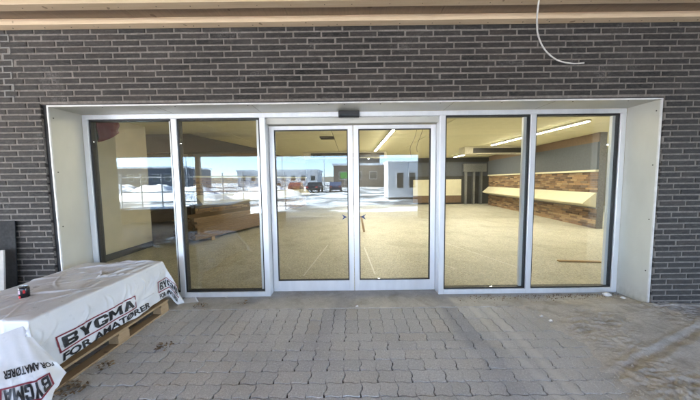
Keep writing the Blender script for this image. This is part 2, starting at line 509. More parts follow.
# ---- shop interior shell
fl = MB().box(-11, 14, .2195, 14, -.07, .006)
tag(fl.build('floor', M['terrazzo']), kind='structure')
CZ = 2.90
ce = MB().box(-11, 14, .20, 14, CZ+.03, CZ+.5).build('ceiling', M['darkwall'])
tag(ce, kind='structure')
xs = [-11, -6.3, -3.4, -.55, 2.3, 5.2, 8.1, 11, 14]
pm_cache = {}
for i in range(len(xs)-1):
    for k in range(23):
        y0 = .2+k*.6
        wdt = round(xs[i+1]-xs[i], 3)
        if wdt not in pm_cache:
            pm_cache[wdt] = MB().box(.010, wdt-.010, .004, .596, 0, .028, bev=.004).mesh('ceiling_panel', M['ceil'])
        o = bpy.data.objects.new('ceiling_panel', pm_cache[wdt]); link(o, ce)
        o.location = (xs[i], y0, CZ+random.uniform(0, .0015))

def brick_rows(x0, x1, z0, z1, L, Hh, gap, dep, rnd, off=None):
    """yield (x, z, length) of a running bond clipped to x0..x1"""
    z = z0; prev = None
    while z+Hh <= z1+1e-6:
        o_ = rnd.choice([k for k in (0, .25, .5, .75) if k != prev]); prev = o_
        x = x0-o_*(L+gap)
        while x < x1:
            a, b = max(x, x0), min(x+L, x1)
            if b-a > .02: yield a, z, b-a
            x += L+gap
        z += Hh+gap

def tan_wall(name, p0, p1, ledge, ztop, kind='structure', lo=.62, band=True):
    """interior wall along p0->p1: two fields of tan brick, a sloped cream ledge between, slate band on top"""
    d = Vector((p1[0]-p0[0], p1[1]-p0[1], 0)); Ln = d.length; d.normalize(); nrm = Vector((-d.y, d.x, 0))
    def P(x, y, z): return tuple(Vector((p0[0], p0[1], 0))+d*x+nrm*y+Vector((0, 0, z)))
    core = MB().box(0, Ln, -.2, -.012, 0, CZ)
    core.v = [P(*v) for v in core.v]
    w = core.build(name, M['mortar']); tag(w, kind=kind)
    rnd = random.Random(3)
    mb = MB()
    for z0, z1 in ((.01, lo), (1.12, 1.72)):
        for a, z, l in brick_rows(0, Ln, z0, z1, .30, .055, .012, .1, rnd):
            q = MB().box(a, a+l, -.02, rnd.uniform(0, .012), z, z+.055)
            n0 = len(mb.v); mb.v += [P(*v) for v in q.v]; mb.f += [tuple(n0+i for i in f) for f in q.f]
    tag(mb.build('brick_field', M['brick_tan'], w), kind='stuff')
    q = MB().prism([(-.011, lo+.02), (.36, lo+.14), (.36, lo+.17), (.02, 1.10), (-.011, 1.10)], 0, .03, Ln-.03)
    q.v = [P(*v) for v in q.v]; q.build('sloped_ledge', M['cream'], w)
    if band:
        q = MB().box(.0, Ln, -.011, .05, 1.80, ztop); q.v = [P(*v) for v in q.v]; q.build('slate_band', M['greyband'], w)
        q = MB().box(.0, Ln, -.011, .07, 1.735, 1.795); q.v = [P(*v) for v in q.v]; q.build('trim_rail', M['cream'], w)
        q = MB().box(.0, Ln, -.011, .02, ztop+.002, CZ-.002); q.v = [P(*v) for v in q.v]; q.build('upper_panel', M['brown'], w)
    return w
tan_wall('wall_right', (7.38, 4.55), (8.25, 12.6), True, 2.62)
tan_wall('wall_left', (-2.75, 12.9), (-5.6, 6.0), True, 2.62)

bw = MB().box(-11, 14, 13.4, 13.7, 0, 3.4).build('wall_back', M['darkwall']); tag(bw, kind='structure')
box('slate_band', M['greyband'], bw, 3.6, 14, 13.32, 13.399, 1.75, 2.62)
box('cream_panel', M['cream'], bw, 3.9, 6.9, 13.30, 13.399, .55, 1.55)
box('base_board', M['brown'], bw, 3.9, 6.9, 13.31, 13.399, .10, .54)
for x in (7.05, 7.55, 8.0):
    box('post', M['steel'], bw, x, x+.12, 13.1, 13.3, .006, 2.0)
box('portal_head', M['steel'], bw, 6.95, 8.35, 13.08, 13.299, 2.005, 2.5)
for nm, b in (('wall_far_left', (-11.3, -11.002, -.0, 13.4, 0, 3.4)), ('wall_far_right', (14.002, 14.3, .0, 13.4, 0, 3.4))):
    tag(box(nm, M['cream_wall'], None, *b), kind='structure')
# short cream return wall inside, left of the glazing, with dark skirting
rw = box('wall_return', M['cream_wall'], None, -5.25, -4.95, .25, 3.0, .007, CZ-.002); tag(rw, kind='structure')
box('skirting', M['skirting'], rw, -4.949, -4.93, .26, 2.99, .008, .14)
# inner leaf of the front wall, both sides of the opening
for nm, b in (('wall_front_left', (-11, -3.62, -.02, .20, 0, 3.4)), ('wall_front_right', (3.62, 14, -.02, .20, 0, 3.4))):
    tag(box(nm, M['cream_wall'], None, *b), kind='structure')
bk = MB().prism([(-6.3, 2.40), (-5.7, CZ-.003), (-4.5, CZ-.003), (-2.55, 2.46), (-2.55, 2.40)], 1, 4.0, 4.5).build('canopy_reflection_wedge', M['darkwall']); tag(bk, kind='structure')  # added dark wedge indoors, standing in for the canopy's reflection in the panes
rf = box('roof', M['dark_roof'], None, -11.3, 14.3, .0, 13.7, 3.41, 4.3); tag(rf, kind='structure')

# ================================================================ BRICK FACADE
fac = empty('brick_facade', (0, 0, 0))
tag(fac, 'long charcoal brick facade wall with pale mortar around the glazed entrance', 'wall')
BL, BH, BG = .2975, .050, .0175
OL, OR, OT = -3.605, 3.556, 2.475          # brick opening
ZT = 3.375
for b in ((-11, OL, FY+.006, -.021, 0, OT), (OR, 14, FY+.006, -.021, 0, OT), (-11, 14, FY+.006, -.021, OT+.0, ZT)):
    box('mortar', M['mortar'], fac, *b)
rb = random.Random(11)
mesh_cache = {}
def brick_mesh(l, var, dep=.1):
    key = (round(l, 3), var)
    if key not in mesh_cache:
        q = random.Random(hash(key) & 0xffff); mb = MB(); c_ = .0035
        j = lambda a: q.uniform(-a, a)
        mb.v = [(0, dep, 0), (l, dep, 0), (l, dep, BH), (0, dep, BH),
                (j(.001), .004, j(.001)), (l+j(.001), .004, j(.001)), (l+j(.001), .004, BH+j(.001)), (j(.001), .004, BH+j(.001)),
                (c_+abs(j(.006)), j(.0012), c_+abs(j(.004))), (l-c_-abs(j(.006)), j(.0012), c_+abs(j(.004))), (l-c_-abs(j(.006)), j(.0012), BH-c_-abs(j(.004))), (c_+abs(j(.006)), j(.0012), BH-c_-abs(j(.004)))]
        mb.f = [(8, 9, 10, 11)]
        for k in range(4):
            k2 = (k+1) % 4
            mb.f += [(4+k, 4+k2, 8+k2, 8+k), (k, k2, 4+k2, 4+k)]
        mesh_cache[key] = (mb, mb.mesh('brick', M['brick']))
    return mesh_cache[key]
courses = []
z = .004; prev = -1
while z+BH < ZT+.001:
    o_ = rb.choice([k for k in (0, .25, .5, .75) if abs(k-prev) > .1]); prev = o_
    x = -8-o_*(BL+BG)
    seam = -3.93+(.055 if len(courses) % 2 else -.035)+rb.uniform(-.02, .02)
    row = []
    while x < 8:
        a, b = x, x+BL
        x += BL+BG
        segs = [(a, b)]
        if z+BH > OT+.03:                      # movement joint, toothed
            if a < seam-.008 < b: segs = [(a, seam-.014), (seam, b)]
        if z < OT-.02:
            ns = []
            for s0, s1 in segs:
                if s1 <= OL or s0 >= OR: ns.append((s0, s1))
                else:
                    if s0 < OL-.02: ns.append((s0, OL))
                    if s1 > OR+.02: ns.append((OR, s1))
            segs = ns
        for s0, s1 in segs:
            if s1-s0 > .025: row.append((s0, z, s1-s0))
    courses.append((z, row, seam)); z += BH+BG
allb = []
for z, row, seam in courses:
    for (x, z_, l) in row:
        q = pix((x+l/2, FY, z_+BH/2))
        vis = q and -12 < q[0] < 712 and -3 < q[1] < 310 and not (q[0] < 40 and q[1] > 280)
        allb.append((l/q[2]**2 if vis else 0, x, z_, l))
allb.sort(key=lambda a: -a[0])
rest = MB()
for k, (a, x, z_, l) in enumerate(allb):
    mb, me = brick_mesh(l, rb.randrange(5))
    dy = FY+rb.uniform(-.0025, .0025)
    if k < 300:
        o = bpy.data.objects.new('brick', me); link(o, fac); o.location = (x+rb.gauss(0, .0012), dy, z_+rb.gauss(0, .0011)); o.rotation_euler = (rb.gauss(0, .006), rb.gauss(0, .0025), rb.gauss(0, .003))
    else:
        n0 = len(rest.v); rest.v += [(x+v[0], dy+v[1], z_+v[2]) for v in mb.v]; rest.f += [tuple(n0+i for i in f) for f in mb.f]
tag(rest.build('brick_field', M['brick'], fac, fix=False), kind='stuff')
sm = MB()
zs = [c for c in courses if c[0]+BH > OT+.03]
for (z, row, seam), nx in zip(zs, zs[1:]+[zs[-1]]):
    sm.box(seam-.0155, seam+.0015, FY-.001, FY+.01, z-.002, z+BH+.002)
    a, b = sorted((seam, nx[2])); sm.box(a-.0155, b+.0015, FY-.0012, FY+.01, z+BH+.0025, z+BH+BG-.0025)
sm.build('pale_seam', M['mortar_pale'], fac)
box('lintel_shadow_strip', M['gasket'], fac, OL, OR+.0, FY+.02, -.1, HF+.012, OT-.0005)  # black strip standing in for the shadow line above the lining head
box('foam_joint', M['gasket'], fac, OL+.001, -W2-.0125, FY+.03, -.03, .0, HF+.011)

# ================================================================ DOOR SURROUND (sheet lining)
sur = empty('door_surround', (0, 0, 0))
tag(sur, 'pale grey sheet metal lining framing the sides and head of entrance', 'door surround')
box('side_panel', M['lining'], sur, -W2-.012, -W2, LY, .0, .004, HF)
box('side_panel', M['lining'], sur, W2, W2+.012, LY, .0, .004, HF)
box('head_panel', M['lining'], sur, -W2-.012, W2+.012, LY, .0, HF+.0005, HF+.0115)
for s in (-1, 1):
    box('edge_trim', M['trim'], sur, *sorted((s*(W2-.003), s*(W2+.014))), LY-.016, LY-.0005, .004, HF-.004)
box('edge_trim', M['trim'], sur, -W2-.014, W2+.014, LY-.016, LY-.0005, HF-.0035, HF+.013)
scr = MB().lathe([(.0075, 0), (.0075, .002), (.004, .0035)], 10).mesh('screw', M['screw'])
def screw(loc, rot):
    o = bpy.data.objects.new('screw', scr); link(o, sur); o.location = loc; o.rotation_euler = rot
for s in (-1, 1):
    for z in (.42, 1.05, 1.7, 2.33):
        screw((s*(W2-.0002), LY+.035, z), (0, -s*math.pi/2, 0))
for x in (-2.95, -2.1, -1.25, -.42, -.12, .30, 1.0, 1.72, 2.55, 3.2):
    screw((x, LY+.04, HF+.0002), (math.pi, 0, 0))
for x in (-2.33, -1.2, 1.15, 2.33):
    box('panel_joint', M['screw'], sur, x-.0015, x+.0015, LY+.002, -.002, HF-.0008, HF+.0002)

# ================================================================ ENTRANCE FRAME with fixed side lights
fr = empty('entrance_frame', (0, 0, 0))
tag(fr, 'aluminium entrance frame with four tall fixed glass side lights', 'window frame')
FB = .115
box('head_rail', M['alu'], fr, -W2+.002, W2-.002, .001, FB, HF-.062, HF-.002, bev=.002)
posts = {}
for nm, x0, x1 in (('a', -W2+.002, -W2+.072), ('b', -2.380, -2.310), ('c', -1.233, -1.163), ('d', 1.113, 1.183), ('e', 2.291, 2.361), ('f', W2-.072, W2-.002)):
    box('post', M['alu'], fr, x0, x1, -.001, FB+(.10 if nm in 'cd' else 0), .005, HF-.0625, bev=.003); posts[nm] = (x0, x1)
for a, b in (('a', 'b'), ('b', 'c'), ('d', 'e'), ('e', 'f')):
    x0, x1 = posts[a][1], posts[b][0]
    box('bottom_rail', M['alu'], fr, x0+.0005, x1-.0005, .0, FB, .0055, .072, bev=.002)
    zb, zt = .0722, HF-.0627
    for q in ((x0+.0003, x0+.020, zb, zt), (x1-.020, x1-.0003, zb, zt)):
        box('gasket', M['gasket'], fr, q[0], q[1], .018, FB-.02, q[2], q[3])
    box('gasket', M['gasket'], fr, x0+.0205, x1-.0205, .018, FB-.02, zb, zb+.016)
    box('gasket', M['gasket'], fr, x0+.0205, x1-.0205, .018, FB-.02, zt-.020, zt)
    box('pane', M['glass'], fr, x0+.0208, x1-.0208, .044, .052, zb+.0165, zt-.0205)
    # inner casing seen through the glass
    box('inner_casing', M['alu'], fr, x1-.06, x1-.0208, .056, FB-.021, zb+.0165, zt-.0205)
# transom box over the sliding doors
box('transom_box', M['lining'], fr, posts['c'][1]+.0005, posts['d'][0]-.0005, .06, .30, HF-.135, HF-.0627)

# ================================================================ SLIDING DOORS
def sliding_door(x0, x1, label, meet):
    d = empty('sliding_door', ((x0+x1)/2, .17, .01))
    cx = (x0+x1)/2; X0, X1 = x0-cx, x1-cx
    tag(d, label, 'door', 'pair of automatic sliding doors')
    sw, top, bot, hz = .068, .052, .150, HF-.155
    box('stile', M['alu'], d, X0, X0+sw, -.022, .022, 0, hz, bev=.003)
    box('stile', M['alu'], d, X1-sw, X1, -.022, .022, 0, hz, bev=.003)
    box('top_rail', M['alu'], d, X0+sw+.0003, X1-sw-.0003, -.0215, .0215, hz-top, hz-.0005, bev=.002)
    box('bottom_rail', M['alu'], d, X0+sw+.0003, X1-sw-.0003, -.0215, .0215, .0005, bot, bev=.002)
    a, b, c_, e = X0+sw+.0003, X1-sw-.0003, bot+.0003, hz-top-.0003
    for q in ((a, a+.013, c_, e), (b-.013, b, c_, e), (a+.0133, b-.0133, c_, c_+.013), (a+.0133, b-.0133, e-.013, e)):
        box('gasket', M['gasket'], d, q[0], q[1], -.0175, .0175, q[2], q[3])
    box('pane', M['glass'], d, a+.0135, b-.0135, -.004, .004, c_+.0135, e-.0135)
    # chevron sticker pointing at the meeting stile
    s = 1 if meet == 'right' else -1
    xt = (b-.022) if meet == 'right' else (a+.022)
    st_ = MB().prism([(xt, 1.045), (xt-s*.072, 1.083), (xt-s*.048, 1.045), (xt-s*.072, 1.007)], 1, -.0085, -.0065)
    st_.build('arrow_sticker', M['arrow'], d)
    return d
sliding_door(-1.158, -.022, 'sliding glass door leaf on the wrapped pallet side with blue arrow sticker', 'right')
sliding_door(-.014, 1.108, 'sliding glass door leaf on the sand side with blue arrow sticker', 'left')

ms = empty('motion_sensor', (-.07, -.001, HF-.070))
tag(ms, 'small black motion sensor box on the frame above the sliding doors', 'sensor')
box('housing', M['black'], ms, -.135, .135, -.055, -.0005, -.012, .068, bev=.008)
box('lens', M['glass_dark'], ms, -.115, .115, -.062, -.0555, -.004, .030, bev=.003)

# ================================================================ TIMBER CANOPY
can = empty('timber_canopy', (0, -5, 0))
tag(can, 'timber canopy with pale battens under brown soffit panels along the facade', 'canopy')
can.location = (0, 0, 0)
CY0, CY1, CX0, CX1 = -.41, -7.6, -17.5, 13.0  # pallet-side end lengthened out of view to keep the sun patch from the panes
BZ = 3.278
yb = -.412; k = 0
bm_ = MB().box(CX0, CX1, -.105, 0, 0, .062, bev=.004).mesh('batten', M['batten'])
while yb > CY1+.2:
    o = bpy.data.objects.new('batten', bm_); link(o, can)
    o.location = (random.uniform(-.1, .1), yb, BZ+random.uniform(-.002, .002)); yb -= .335; k += 1
pan = MB().box(.003, 1.647, -2.395, 0, 0, .022).mesh('soffit_panel', M['soffit'])
for j in range(3):
    for i in range(-10, 8):
        o = bpy.data.objects.new('soffit_panel', pan); link(o, can)
        o.location = (i*1.65-.72, CY0-.002-j*2.4, BZ+.063+random.uniform(0, .003))
box('roof_deck', M['dark_roof'], can, CX0, CX1, CY1+.01, CY0+.02, BZ+.10, BZ+.32)
box('fascia_beam', M['batten'], can, CX0, CX1, CY1-.16, CY1, 2.62, BZ+.30, bev=.01)
for x in (-12.2, -6.4, -.0, 6.2, 12.2):
    if x in (-.0, 6.2): continue
    box('post', M['batten'], can, x-.09, x+.09, CY1-.155, CY1-.005, -.07, 2.619, bev=.008)
nlm = MB().box(-.004, .004, -.004, .004, -.0025, .001).mesh('nail', M['screw'])
for k in range(26):
    x = -4.1+k*.33+random.uniform(-.05, .05)
    for xx_, yy_ in ((x, -.456), (x+.16, -.791)):
        o = bpy.data.objects.new('nail', nlm); link(o, can); o.location = (xx_, yy_, BZ)

# wing wall closing the canopy on the sand side, behind the viewer
ww = box('wing_wall', M['brick'], None, 2.8, 12.5, -7.5, -6.9, -.07, 3.29); tag(ww, 'dark brick wing wall at the outer edge of the canopy', 'wall')

# ================================================================ HANGING CABLE
hc = MB()
P = [(1.766, -0.875, 3.368), (1.745, -0.872, 3.244), (1.794, -0.780, 3.134), (1.905, -0.640, 3.044), (2.054, -0.540, 2.939), (2.233, -0.480, 2.858), (2.424, -0.450, 2.831), (2.566, -0.440, 2.839)]
def smooth(P, n=6):
    P = [Vector(p) for p in P]; out = []
    for k in range(len(P)-1):
        a, b, c_, d = P[max(k-1, 0)], P[k], P[k+1], P[min(k+2, len(P)-1)]
        for j in range(n):
            t_ = j/n
            out.append(.5*((2*b)+(-a+c_)*t_+(2*a-5*b+4*c_-d)*t_*t_+(-a+3*b-3*c_+d)*t_**3))
    return out+[P[-1]]
hc.tube(smooth(P), .0075, 8)
tag(hc.build('hanging_cable', M['cable_white'], smooth=True), 'white loose cable end hanging from canopy in front of the bricks', 'cable')

# ================================================================ PALLET AND COVERED LOAD
PX0, PX1, PY0, PY1 = -3.36, -2.30, -1.78, -.36
pal = empty('wooden_pallet', ((PX0+PX1)/2, (PY0+PY1)/2, .003))
tag(pal, 'raw wooden pallet under the white plastic covered load', 'pallet')
cx, cy = pal.location.x, pal.location.y
hx, hy = (PX1-PX0)/2, (PY1-PY0)/2
for k in range(3):
    x = (-hx+.05, 0, hx-.05)[k]
    box('bottom_board', M['pallet_wood'], pal, x-.05, x+.05, -hy, hy, 0, .02, bev=.002)
    for y in (-hy+.07, .06, hy-.07):
        box('block', M['pallet_wood'], pal, x-.05, x+.05, y-.065, y+.065, .0205, .098, bev=.003)
    for y in (-hy+.07, .06, hy-.07):
        if k == 0: box('stringer_board', M['pallet_wood'], pal, -hx, hx, y-.055, y+.055, .0985, .119, bev=.002)
for k in range(7):
    x = -hx+(2*hx-.1)*k/6
    box('deck_board', M['pallet_wood'], pal, x, x+.1, -hy, hy, .1195, .141, bev=.002)

LX0, LX1, LY0, LY1, LZ0, LZ1 = -3.31, -2.37, -1.70, -.31, .148, .585
ld = empty('covered_load', ((LX0+LX1)/2, (LY0+LY1)/2, LZ0))
tag(ld, 'stack wrapped in white printed plastic sheet, BYGMA lettering, on the pallet', 'covered load')
lcx, lcy = ld.location.x, ld.location.y
ax, ay = (LX1-LX0)/2, (LY1-LY0)/2
nb = 7
for k in range(nb):
    zz0 = .001+k*(LZ1-LZ0-.012)/nb
    box('board', M['lumber'], ld, -ax+.02, ax-.02, -ay+.02, ay-.02, zz0, zz0+(LZ1-LZ0-.012)/nb-.004)
TOP = LZ1-LZ0
qc = random.Random(21); CREASES = []
for k in range(16):                  # tension folds running from the far doorside corner
    an = R(qc.uniform(190, 262)); ln = qc.uniform(.14, .42); d0 = qc.uniform(.05, .30)+ln
    CREASES.append((ax+.03+math.cos(an)*d0, ay+.02+math.sin(an)*d0, an, ln, qc.uniform(.007, .015), qc.uniform(.009, .020)))
for k in range(30):                  # loose folds over the top and the sides
    CREASES.append((qc.uniform(-ax, ax-.1), qc.uniform(-ay-.2, ay), R(qc.choice((15, 35, 60, 95, 120))+qc.uniform(-15, 15)), qc.uniform(.10, .45), qc.uniform(.007, .016), qc.uniform(.004, .013)))
for k in range(16):                  # folds hanging down the side
    CREASES.append((ax+.16, qc.uniform(-ay, ay), R(qc.uniform(-35, 35)), qc.uniform(.10, .22), qc.uniform(.008, .016), qc.uniform(.003, .007)))
def sheet(u, v, off=0.0):
    """cloth mapping: flat sheet (u,v) draped over the stack; corners stand off as ears"""
    du, dv = max(0, abs(u)-ax), max(0, abs(v)-ay)
    su, sv = (1 if u > 0 else -1), (1 if v > 0 else -1)
    x, y = max(-ax, min(ax, u)), max(-ay, min(ay, v))
    rr = .028
    n1 = noise.noise(Vector((u*2.1+3, v*1.6, .3))); n2 = noise.noise(Vector((u*5, v*3.2, 1.7)))
    wr = .008*n1+.003*n2
    for (cu_, cv_, an, ln, wd, am) in CREASES:
        p_, q_ = u-cu_, v-cv_
        t_ = (p_*math.cos(an)+q_*math.sin(an))/ln
        if -1 < t_ < 1:
            w_ = (-p_*math.sin(an)+q_*math.cos(an)+.025*math.sin(t_*3+cu_*9))/wd
            if abs(w_) < 3.2: wr += am*(1-t_*t_)**1.5*(math.exp(-w_*w_)-.35*math.exp(-(w_-1.3)**2))
    if du == 0 and dv == 0:
        # top: sags a little towards the near left, rounded rim
        e = min(ax-abs(u), ay-abs(v))
        z = TOP+.012+wr*1.1-.010*math.exp(-e/.03)-.02*(1-(v+ay)/(2*ay))*(.5-.5*u/ax)
        z += .03*max(0, 1-abs(u-.15-.25*v)/.5)*.6
        return Vector((x, y, z+off))
    D = max(du, dv); m = min(du, dv)
    ear = m*(.92 if m < .30 else .92)
    z0 = TOP+.002
    drop = D*.985
    # a hanging side billows out a bit and folds with depth
    k = min(1, D/.10)
    fold = .007*math.sin((u*7+v*9)*2.2+n1*3)*min(1, D/.25)
    bil = (.010+.030*min(1, D/.40)+wr*1.3+fold)*k + off
    if du >= dv: x += su*bil
    else: y += sv*bil
    if m > 0:
        # ear folds towards the longer side
        s_ = math.sin(m*19+(u-v)*6)
        gx, gy = (.36, .44) if du >= dv else (.26, .62)
        if sv < 0: gx, gy = gx*.55, gy*.55
        x += su*ear*gx+.018*s_*min(1, m/.1); y += sv*ear*gy-.012*s_*min(1, m/.1)
        x += off*su*.6; y += off*sv*.3
        drop += .80*m if sv > 0 else .10*m
    z = z0-drop+.25*bil*(1 if D > .3 else 0)
    zmin = -LZ0+.006+.004*n2
    if z < zmin:                         # lies out on the paving
        ex = zmin-z; z = zmin+.010*abs(n2)+off
        if du >= dv: x += su*ex*.8
        else: y += sv*ex*.8
    return Vector((x, y, z))
hang = {'r': .43, 'l': .40, 'n': .50, 'f': .44}
nu, nv = 190, 240
mb = MB()
us = [-ax-hang['l']+(2*ax+hang['l']+hang['r'])*i/nu for i in range(nu+1)]
vs = [-ay-hang['n']+(2*ay+hang['n']+hang['f'])*j/nv for j in range(nv+1)]
for v in vs:
    for u in us:
        # ragged hem
        uu, vv = u, v
        if u > ax: uu = ax+(u-ax)*(1+.09*noise.noise(Vector((v*2.3, 5, 0)))+.03*noise.noise(Vector((v*9, 2, 0)))+.01*(v/ay))
        if v < -ay: vv = -ay+(v+ay)*(1+.10*noise.noise(Vector((u*2.3, 9, 0))))
        mb.v.append(tuple(sheet(uu, vv)))
for j in range(nv):
    for i in range(nu):
        a = j*(nu+1)+i; mb.f.append((a, a+1, a+nu+2, a+nu+1))
sh = mb.build('plastic_sheet', M['sheet'], ld, smooth=True)
so = sh.modifiers.new('thickness', 'SOLIDIFY'); so.thickness = .0015; so.offset = -1

# print on the sheet: text turned to a fine mesh and laid on by the same mapping
def text_polys(s, bold=0.0):
    cu = bpy.data.curves.new('txt', 'FONT'); cu.body = s; cu.resolution_u = 3; cu.offset = bold
    o = bpy.data.objects.new('txt', cu); COL.objects.link(o)
    dg = bpy.context.evaluated_depsgraph_get()
    me = bpy.data.meshes.new_from_object(o.evaluated_get(dg))
    bpy.data.objects.remove(o); bpy.data.curves.remove(cu)
    import bmesh
    bm = bmesh.new(); bm.from_mesh(me); bpy.data.meshes.remove(me)
    for it in range(7):
        long_ = [e for e in bm.edges if e.calc_length() > .22]
        if not long_: break
        bmesh.ops.triangulate(bm, faces=bm.faces)
        long_ = [e for e in bm.edges if e.calc_length() > .22]
        bmesh.ops.subdivide_edges(bm, edges=long_, cuts=1)
    bmesh.ops.triangulate(bm, faces=bm.faces)
    xs_ = [v.co.x for v in bm.verts]; ys_ = [v.co.y for v in bm.verts]
    vv = [((v.co.x-min(xs_))/(max(xs_)-min(xs_)), (v.co.y-min(ys_))/(max(ys_)-min(ys_))) for v in bm.verts]
    bm.verts.index_update()
    ff = [tuple(v.index for v in f.verts) for f in bm.faces]
    bm.free()
    return vv, ff
GL = {
 'B': [[(0,0),(.3,0),(.3,1),(0,1)], [(.3,.8),(.7,.8),(.7,1),(.3,1)], [(.3,.41),(.7,.41),(.7,.6),(.3,.6)], [(.3,0),(.7,0),(.7,.2),(.3,.2)], [(.7,.56),(.84,.56),(.95,.66),(.95,.88),(.84,1),(.7,1)], [(.7,0),(.88,0),(1,.12),(1,.38),(.88,.53),(.7,.53)]],
 'Y': [[(.34,0),(.66,0),(.66,.42),(.34,.42)], [(0,1),(.34,.42),(.5,.42),(.5,.62),(.33,1)], [(1,1),(.67,1),(.5,.62),(.5,.42),(.66,.42)]],
 'G': [[(0,.2),(.3,.2),(.3,.8),(0,.8)], [(0,.8),(1,.8),(.85,1),(.15,1)], [(.7,.65),(1,.65),(1,.8),(.7,.8)], [(0,.2),(.15,0),(.9,0),(1,.2)], [(.7,.2),(1,.2),(1,.5),(.7,.5)], [(.48,.36),(.7,.36),(.7,.5),(.48,.5)]],
 'M': [[(0,0),(.24,0),(.24,1),(0,1)], [(.76,0),(1,0),(1,1),(.76,1)], [(.24,1),(.24,.60),(.5,.15),(.5,.52)], [(.76,1),(.5,.52),(.5,.15),(.76,.60)]],
 'A': [[(0,0),(.29,0),(.5,.68),(.5,1),(.36,1)], [(1,0),(.64,1),(.5,1),(.5,.68),(.71,0)], [(.346,.18),(.654,.18),(.60,.355),(.40,.355)]]}
def block_text(word):
    import bmesh
    bm = bmesh.new(); x = 0; tot = 0
    wd = {'M': 1.25}
    for ch in word:
        w_ = wd.get(ch, 1.0)
        for poly in GL[ch]:
            bm.faces.new([bm.verts.new((x+p[0]*w_, p[1]*.9, 0)) for p in poly])
        x += w_+.10
    tot = x-.10
    for it in range(6):
        bmesh.ops.triangulate(bm, faces=bm.faces)
        long_ = [e for e in bm.edges if e.calc_length() > .22]
        if not long_: break
        bmesh.ops.subdivide_edges(bm, edges=long_, cuts=1)
    bmesh.ops.triangulate(bm, faces=bm.faces)
    bm.verts.index_update()
    vv = [(v.co.x/tot, v.co.y/.9) for v in bm.verts]; ff = [tuple(v.index for v in f.verts) for f in bm.faces]
    bm.free(); return vv, ff
def bar(w, h, n=60):
    vv, ff = [], []
    for i in range(n+1):
        vv += [(i/n, 0), (i/n, 1)]
    for i in range(n): ff.append((2*i, 2*i+2, 2*i+3, 2*i+1))
    return vv, ff
def lay(name, polys, mat, fn, off=.006, surf=None):
    vv, ff = polys
    mb = MB()
    mb.v = [tuple((surf or sheet)(*fn(a, b), off)) for a, b in vv]; mb.f = list(ff)
    o = mb.build(name, mat, sh, fix=False); return o
TB = block_text('BYGMA'); TA = text_polys('FOR AMATØRER', .03)
BR = bar(1, 1)
# side facing the doors' axis: reads from near to far, box .145 high
def side(v0, v1, d0, d1):       # v along, d depth below the rim (d0 upper)
    return lambda a, b: (ax+d1+(d0-d1)*b, v0+(v1-v0)*a)
def logo(f, v0, v1, d0, d1, surf=None, th=.011):
    lay('lettering', TB, M['ink'], f(v0+.035, v1-.03, d0+.024, d1-.022), surf=surf)
    for q in ((v0, v1, d0, d0+th), (v0, v1, d1-th, d1)): lay('print_line', BR, M['maroon'], f(*q), surf=surf)
    for q in ((v0, v0+th), (v1-th, v1)): lay('print_line', bar(1, 1, 4), M['maroon'], f(q[0], q[1], d0+th, d1-th), surf=surf)
yv = lambda y: y-lcy
logo(side, yv(-1.56), yv(-.80), .205, .350)
lay('lettering', TA, M['ink'], side(yv(-1.54), yv(-.63), .362, .428))
logo(side, yv(-.47), yv(-.09), .19, .335)
lay('lettering', TA, M['ink'], side(yv(-.46), yv(-.12), .355, .415))
# loose flap of sheet standing off the near corner, printed upside down
FA, FB_, FC, FD = [Vector(p)-Vector((lcx, lcy, LZ0)) for p in ((-2.40, -1.71, .56), (-2.13, -1.70, .20), (-2.10, -1.88, .09), (-2.40, -2.04, .12))]
FE = FA+Vector((-.12, -.12, -.03))
def flap(a, b, off=0.0):
    # a runs from the near end to the tip along the pallet, b from the corner down to the hem
    top = FE.lerp(FA, min(1, a*1.4)) if a < .715 else FA.lerp(FB_, (a-.715)/.285*.55)
    bot = FD.lerp(FC, min(1, a/.7)) if a < .7 else FC.lerp(FB_, (a-.7)/.3)
    p = top.lerp(bot, b)
    n_ = Vector((.72, -.60, .35)).normalized()
    w = .030*math.sin(b*math.pi)*(1-.4*a)+.012*math.sin(a*15+b*3)*b+.006*math.sin(a*31-b*9)*b
    w += .010*noise.noise(Vector((a*4, b*5, 3.3)))
    p = p+n_*(w+off)
    p.z = max(p.z, -LZ0+.006+off)
    return p
mb = MB(); nf = 46
for j in range(nf+1):
    for i in range(nf+1):
        jag = 1+.05*noise.noise(Vector((i*.35, 2.2, 0)))
        mb.v.append(tuple(flap(i/nf, j/nf*jag)))
for j in range(nf):
    for i in range(nf):
        a = j*(nf+1)+i; mb.f.append((a, a+1, a+nf+2, a+nf+1))
fo = mb.build('sheet_flap', M['sheet'], sh, smooth=True, fix=False)
def fl_(v0, v1, d0, d1): return lambda a, b: (v1+(v0-v1)*a, d0+(d1-d0)*b)
sh_, sh = sh, sh
lay('lettering', TA, M['ink'], fl_(.34, .95, .47, .575), surf=flap, off=.004)
logo(fl_, .30, .86, .67, .90, surf=flap, th=.02)

# drinks can lying open side up on the sheet
dc = empty('drink_can', (-2.84, -1.33, .590))
tag(dc, 'dark drinks can with red and pale print standing on white plastic sheet', 'can')
MB().lathe([(.026, 0), (.033, .008), (.033, .098), (.027, .110)], 24).build('body', M['can_dark'], dc, smooth=True)
MB().lathe([(.0265, .1105), (.027, .113), (.0245, .1132), (.024, .1105)], 24).build('lid', M['can_metal'], dc)
def patch(name, mat, a0, a1, z0, z1):
    mb = MB(); n = 8
    for i in range(n+1):
        a = R(a0+(a1-a0)*i/n)
        for z in (z0, z1): mb.v.append((.0334*math.cos(a), .0334*math.sin(a), z))
    mb.f = [(2*i, 2*i+2, 2*i+3, 2*i+1) for i in range(n)]
    mb.build(name, mat, dc, fix=False)
patch('print', M['can_red'], -52, -28, .058, .086); patch('print', M['can_pink'], -115, -80, .055, .085); patch('print', M['can_red'], -120, -78, .018, .040)

